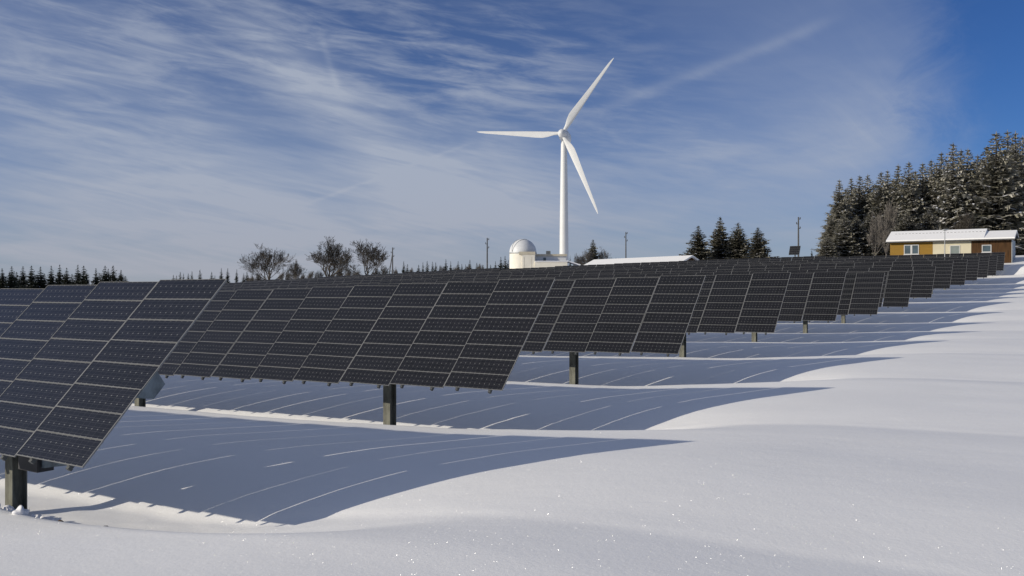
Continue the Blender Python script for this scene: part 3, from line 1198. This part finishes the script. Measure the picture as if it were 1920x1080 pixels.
# ------------------------------------------------------------------ bare trees
def bare_tree_mesh(seed, H, wide, mat, twig=.023, limbs=7, up=.16):
    """H total height, wide half width of the crown"""
    r = random.Random(seed)
    mb, tw = MB(), MB()

    def grow(p, d, L, rad, lev):
        n = 4 if lev == 0 else 3 if lev < 3 else 2
        pts = [p]; q = p.copy(); dd = d.copy()
        for k in range(n):
            dd = (dd + Vector((r.gauss(0, .13), r.gauss(0, .13), r.gauss(up * .5, .10)))).normalized()
            q = q + dd * (L / n)
            pts.append(q.copy())
        rads = [max(twig, rad * (1 - .5 * k / n)) for k in range(n + 1)]
        (mb if lev < 1 else tw).tube(pts, rads, 6 if lev < 2 else 3, 0, False)
        if lev >= 5: return
        m = (4, 4, 4, 3, 3)[lev]
        for k in range(m):
            i = n if k == 0 else r.randrange(1, n + 1)
            o = dd.orthogonal().normalized()
            o = Matrix.Rotation(r.uniform(0, 6.28), 3, dd) @ o
            a = r.uniform(.12, .35) if k == 0 else r.uniform(.45, .95)
            nd = (dd * math.cos(a) + o * math.sin(a) + Vector((0, 0, up * .5))).normalized()
            grow(pts[i].copy(), nd, L * r.uniform(.52, .72), rads[i] * r.uniform(.5, .68), lev + 1)
    th = H * .13
    mb.tube([Vector((0, 0, -.6)), Vector((.02, .03, th * .5)), Vector((0, 0, th + .1))], [H * .03, H * .026, H * .023], 8, 0, False)
    for k in range(limbs):
        a = 6.28 * k / limbs + r.uniform(-.3, .3)
        el = (.10, .80, .42, 1.05, .62, 1.15, .30)[k % 7] + r.uniform(-.06, .06)
        d = Vector((math.sin(el) * math.cos(a), math.sin(el) * math.sin(a), math.cos(el)))
        grow(Vector((0, 0, th * r.uniform(.7, 1.0))), d, H * r.uniform(.30, .38), H * r.uniform(.010, .016), 0)
    V = np.array(tw.v)
    kz = H / np.percentile(V[:, 2], 99.7); kx = wide / np.percentile(np.abs(V[:, :2]), 98.5)
    for q in (mb, tw): q.v = [(v[0] * kx, v[1] * kx, v[2] * kz) for v in q.v]
    return mb.mesh('trunk', [mat]), tw.mesh('crown', [mat]), wide


BT = [bare_tree_mesh(sd_, 12.0, 5.6, M['twig']) for sd_ in (3, 8, 21)]
BF = [bare_tree_mesh(sd_, 12.0, 3.6, M['frosttwig'], .03, 5, .3) for sd_ in (5, 9)]


def bare(px, pytop, Y, ms, wpx, name, label, cat='bare tree', group=None, sink=0.0):
    x = (px - 960) / F * Y
    g = gz(x, Y) - sink
    H = (540 - pytop) / F * Y + CAMZ - g
    root = empty(name, (x, Y, g), random.uniform(0, 6.28))
    sw = (wpx / F * Y) / ms[2]
    root.scale = (sw, sw, H / 12.0)
    link('trunk', ms[0], root); link('crown', ms[1], root)
    tag(root, label, cat, group)


bare(504, 460, 225, BT[0], 52, 'deciduous_tree', 'leftmost large leafless tree on the left skyline, with round open crown', group='leafless trees on the skyline')
bare(617, 448, 225, BT[1], 50, 'deciduous_tree', 'middle and tallest large leafless tree on the left skyline', group='leafless trees on the skyline')
bare(691, 453, 222, BT[2], 48, 'deciduous_tree', 'large leafless tree just left of the pole with a strut', group='leafless trees on the skyline')
bare(553, 488, 235, BT[1], 14, 'deciduous_tree', 'thin small leafless tree between the first two large bare trees', group='leafless trees on the skyline')
bare(1131, 464, 205, BT[0], 12, 'deciduous_tree', 'small leafless tree right of the spruce by the turbine foot', group='leafless trees on the skyline')
bare(1098, 470, 203, BF[0], 14, 'leafless_shrub', 'brown leafless shrub left of the spruce by the turbine foot', 'shrub')
bare(1084, 476, 203, BF[1], 12, 'leafless_shrub', 'pale rimed shrub against the right end of the observatory', 'shrub')
bare(1662, 380, 116, BF[0], 19, 'frosted_birch', 'pale brown frosted leafless tree at the left corner of the hut', 'bare tree')
bare(1640, 402, 114, BF[1], 20, 'frosted_birch', 'lower frosted leafless tree left of the hut in front of the spruces', 'bare tree')
bare(1808, 398, 112, BT[2], 22, 'deciduous_tree', 'dark bare bush rising behind the hut roof between two snowy spruces', 'bare tree')

# low leafless scrub along the skyline under the bare trees
scr = [(472, 516, 10), (486, 512, 9), (528, 511, 9), (540, 508, 10), (571, 513, 10), (583, 508, 9), (599, 505, 11), (638, 503, 10), (652, 506, 9), (668, 504, 11), (704, 500, 10), (722, 500, 9), (742, 501, 8), (772, 502, 8), (830, 499, 9), (855, 497, 10), (878, 496, 9), (901, 495, 9)]
for i, (px, py, w) in enumerate(scr):
    bare(px, py, 238 + (i * 7) % 11, BT[i % 3], w, 'leafless_shrub', ORD[i] + ' low leafless shrub from the left along the skyline under bare trees', 'shrub', 'low leafless shrubs on the skyline')

# ------------------------------------------------------------------ snow lumps and earth clods by the first post
def lump_mesh(seed, mat):
    import bmesh
    bm = bmesh.new()
    bmesh.ops.create_icosphere(bm, subdivisions=3, radius=1)
    r = random.Random(seed)
    ph = [(r.uniform(1.5, 4), r.uniform(0, 6.28), Vector((r.gauss(0, 1), r.gauss(0, 1), r.gauss(0, 1))).normalized()) for _ in range(7)]
    for v in bm.verts:
        k = 1 + sum(math.sin(v.co.dot(d) * f * 1.6 + p) for f, p, d in ph) * .14
        v.co = v.co * k
        v.co.z *= .62
    me = bpy.data.meshes.new('lump')
    bm.to_mesh(me); bm.free()
    me.materials.append(mat)
    me.polygons.foreach_set('use_smooth', [True] * len(me.polygons))
    return me


SL = [lump_mesh(i, M['snowload']) for i in range(3)]
CL = [lump_mesh(10 + i, M['clod']) for i in range(2)]
r = random.Random(4)
sl_pts = []
for i in range(34):
    P = r.uniform(-3.6, -1.6); tp = .42 + r.gauss(.12, .14) + (P + 3.4) * .02
    sl_pts.append((P, tp, r.uniform(.025, .075)))
for i, (P, tp, s) in enumerate(sl_pts):
    x, y = to_xy(tp, P)
    o = link('snow_lump', SL[i % 3], None, (x, y, gz(x, y) + s * .25))
    o.scale = (s * r.uniform(.8, 1.5), s, s * r.uniform(.8, 1.5)); o.rotation_euler = (r.uniform(-.4, .4), r.uniform(-.4, .4), r.uniform(0, 6))
    tag(o, 'small crumbled snow lump at the foot of the nearest steel post', 'snow lump', 'snow lumps at the nearest post')
cl = [(-1.3, .52, .06, 'brown earth clod in the snow nearest the first steel post'), (-.5, .60, .055, 'brown earth clod in the sunlit hollow, rear one of two close together'),
      (-.40, .46, .05, 'brown earth clod in the sunlit hollow, front one of two close together'), (-.1, .52, .035, 'smallest earth clod, furthest right in the sunlit hollow')]
for i, (P, tp, s, lab) in enumerate(cl):
    x, y = to_xy(tp, P)
    o = link('earth_clod', CL[i % 2], None, (x, y, gz(x, y) + s * .2))
    o.scale = (s * 1.5, s, s * .9); o.rotation_euler = (0, 0, r.uniform(0, 6))
    tag(o, lab, 'earth clod', 'earth clods in the snow')
# dry grass at the foot of the first post
mb = MB()
for i in range(70):
    P = -3.42 + r.gauss(0, .13); tp = 1.02 + r.gauss(-.03, .13)
    x, y = to_xy(tp, P); z = gz(x, y)
    h = r.uniform(.04, .12); lx_, ly_ = r.gauss(0, .04), r.gauss(0, .04)
    w = .006
    mb.face([(x - w, y, z - .02), (x + w, y, z - .02), (x + lx_, y + ly_, z + h)])
o = link('dry_grass', mb.mesh('dry_grass', [M['drygrass']]))
tag(o, 'short dry grass poking out at the foot of the nearest post', 'grass', kind='stuff')

# ------------------------------------------------------------------ sky, sun, camera
SUN_AZ = R(72.0)      # light travels towards this angle right of forward
SUN_EL = R(19.8)
sd = Vector((-math.sin(SUN_AZ) * math.cos(SUN_EL), -math.cos(SUN_AZ) * math.cos(SUN_EL), math.sin(SUN_EL)))
sun = bpy.data.lights.new('sun', 'SUN')
sun.energy = 3.95
sun.angle = R(.5)
sun.color = (1.0, .915, .78)
so = bpy.data.objects.new('sun', sun)
COL.objects.link(so)
so.rotation_euler = (-sd).to_track_quat('-Z', 'Y').to_euler()
so.location = (0, 0, 60)


def build_world():
    w = bpy.data.worlds.new('World')
    scene.world = w
    w.use_nodes = True
    t = w.node_tree
    nt = NT(t)
    bg = t.nodes['Background']
    sky = nt.node('ShaderNodeTexSky', sky_type='NISHITA')
    sky.sun_disc = False
    sky.sun_elevation = SUN_EL
    sky.sun_rotation = math.atan2(sd.x, sd.y)
    sky.altitude = 1200
    sky.air_density = 1.0
    sky.dust_density = .35
    sky.ozone_density = 1.6
    tc = nt.node('ShaderNodeTexCoord')
    g = S(nt, tc.outputs['Generated'])
    x, y, z = nt.sep(g)
    D2R = 180 / math.pi
    A = nt.math('ARCTAN2', x, y) * D2R
    E = nt.math('ARCSINE', z) * D2R

    def ang(px, py):
        a = math.atan((px - 960) / F)
        return math.degrees(a), math.degrees(math.atan((540 - py) / F * math.cos(a)))

    def blob(px, py, sa, se, rot=0):
        a, e = ang(px, py)
        c, s = math.cos(R(rot)), math.sin(R(rot))
        da, de = A - a, E - e
        u = (da * c + de * s) * (1 / sa)
        v = (de * c - da * s) * (1 / se)
        return nt.math('EXPONENT', (u * u + v * v) * -1.0)
    # cirrus sheet: direction projected to a high flat layer
    iz = 1.0 / (nt.math('MAXIMUM', z, 0.0) + .13)
    px_, py_ = x * iz, y * iz
    cr, sr = math.cos(R(-52)), math.sin(R(-52))
    a1, b1 = px_ * cr - py_ * sr, px_ * sr + py_ * cr
    big = nt.noise(nt.comb(px_ * .8, py_ * .8, 3.3), 1.3, 4, .55, .6)
    fib = nt.noise(nt.comb(a1 * .55, b1 * 3.2, 1.0), 2.2, 7, .62, 1.1)
    fine = nt.noise(nt.comb(a1 * 1.6, b1 * 7.0, 5.0), 3.0, 6, .6, .6)
    rip = nt.noise(nt.comb(A * .17 + E * .05, E * .95 + A * .10, 2.0), 1.15, 5, .6, .35)
    tex = nt.sstep(fib, .28, .80) * .62 + nt.sstep(fine, .35, .75) * .12 + nt.sstep(big, .35, .7) * .34
    ripm = nt.sstep(rip, .34, .76)
    veil = (blob(120, 470, 15, 6.0) * .52 + blob(520, 425, 10, 3.6, -14) * .50 + blob(330, 260, 14, 5.0, -20) * .24
            + blob(640, 205, 7.0, 2.0, -36) * .74 + blob(890, 345, 6.5, 3.4, -12) * .70 + blob(60, 110, 7, 6) * .16
            + blob(1180, 420, 13, 3.2) * .42 + blob(1320, 300, 9, 2.0, 4) * .22)
    v_ = E + A * .21
    band = nt.noise(nt.comb(A * .06, v_ * .42, 7.0), 1.5, 5, .50, 1.0)
    band2 = nt.noise(nt.comb(A * .16, v_ * 1.7, 9.0), 1.6, 4, .5, .9)
    texl = nt.sstep(band, .18, .80) * .66 + nt.sstep(band2, .25, .75) * .24 + nt.sstep(big, .3, .7) * .2
    # veil on the right with a sharp outer edge
    edge = A + (nt.noise(nt.comb(E * .30, A * .16, 4.0), 1.0, 6, .68, .8) - .5) * 8.5
    ra = ang(1735, 200)[0] + 1.6
    rveil = blob(1560, 170, 8.0, 8.5) * .24 + blob(1640, 245, 4.8, 3.0, 30) * .40
    rveil = rveil * (1.0 - nt.sstep(edge, ra - 3.6, ra + 1.6))
    ripple = (blob(140, 170, 11, 5.0) * .36 + blob(560, 60, 17, 4.0, -8) * .46 + blob(930, 150, 9, 4.5) * .34 + blob(1280, 285, 9, 2.6) * .20) * ripm
    # contrail: straight thin band
    def trail(p, q, wid, amp, fade):
        a0, e0 = ang(*p); a1_, e1_ = ang(*q)
        ln = math.hypot(a1_ - a0, e1_ - e0)
        ux, uy = (a1_ - a0) / ln, (e1_ - e0) / ln
        da, de = A - a0, E - e0
        along = da * ux + de * uy
        across = (de * ux - da * uy + (fib - .5) * .35) * (1 / wid)
        m = nt.math('EXPONENT', across * across * -1.0)
        return m * nt.sstep(along, 0, fade) * (1.0 - nt.sstep(along, ln - fade, ln)) * amp
    tr = trail((1100, 212), (1600, 20), .36, .17, 3.0) + trail((560, 388), (900, 262), .12, .13, 1.5) + trail((640, 190), (598, 50), .22, .15, 1.2)
    thin = (.09 + nt.sstep(big, .3, .75) * .10) * (1.0 - nt.sstep(edge, ra - 6.0, ra + 2.5))
    dens = nt.math('ADD', veil * (texl * .66 + tex * .10 + .32), rveil * (tex * .35 + .55)) + thin
    dens = dens + ripple + tr * (tex * .5 + .7)
    low = nt.math('EXPONENT', (E * E) * (-1 / 30.0)) * .28
    dens = nt.math('MINIMUM', dens + low * (1.0 - nt.sstep(A, 22, 30) * .7), .92)
    dens = nt.math('MAXIMUM', dens, 0.0)
    # unseen sky overhead and behind: bright cirrus and halo added to fill the shadows
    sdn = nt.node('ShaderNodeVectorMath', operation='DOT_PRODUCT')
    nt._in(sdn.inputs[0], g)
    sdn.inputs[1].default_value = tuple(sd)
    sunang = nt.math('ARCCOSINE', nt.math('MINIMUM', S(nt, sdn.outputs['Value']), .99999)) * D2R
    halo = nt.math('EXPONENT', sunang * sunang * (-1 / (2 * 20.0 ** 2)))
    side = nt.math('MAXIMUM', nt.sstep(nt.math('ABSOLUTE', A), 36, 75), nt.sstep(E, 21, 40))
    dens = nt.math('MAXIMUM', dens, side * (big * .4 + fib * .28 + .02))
    cloud = nt.mix(nt.sstep(E, -1, 9), (5.65, 5.85, 6.7, 1), (5.6, 6.25, 7.6, 1))
    tint = nt.node('ShaderNodeMix', data_type='RGBA', blend_type='MULTIPLY')
    tint.inputs['Factor'].default_value = 1.0
    nt._in(tint.inputs[6], S(nt, sky.outputs[0]))
    tint.inputs[7].default_value = (.305, .555, 1.03, 1)
    col = nt.mix(dens, S(nt, tint.outputs[2]), cloud)
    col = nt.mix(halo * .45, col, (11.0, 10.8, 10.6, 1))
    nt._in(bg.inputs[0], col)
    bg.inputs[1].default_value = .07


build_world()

cam = bpy.data.cameras.new('camera')
cam.sensor_width = 36
cam.lens = 36 * F / 1920
cam.clip_start = .05
cam.clip_end = 8000
co = bpy.data.objects.new('camera', cam)
COL.objects.link(co)
co.location = (0, 0, CAMZ)
co.rotation_euler = (R(90), 0, 0)
scene.camera = co

scene.view_settings.view_transform = 'Standard'
scene.view_settings.look = 'None'
scene.view_settings.exposure = 0.0
scene.view_settings.gamma = 1.0
scene.render.engine = 'CYCLES'
scene.cycles.max_bounces = 8
scene.cycles.diffuse_bounces = 6
scene.cycles.use_denoising = True
print('objects', len(bpy.data.objects))
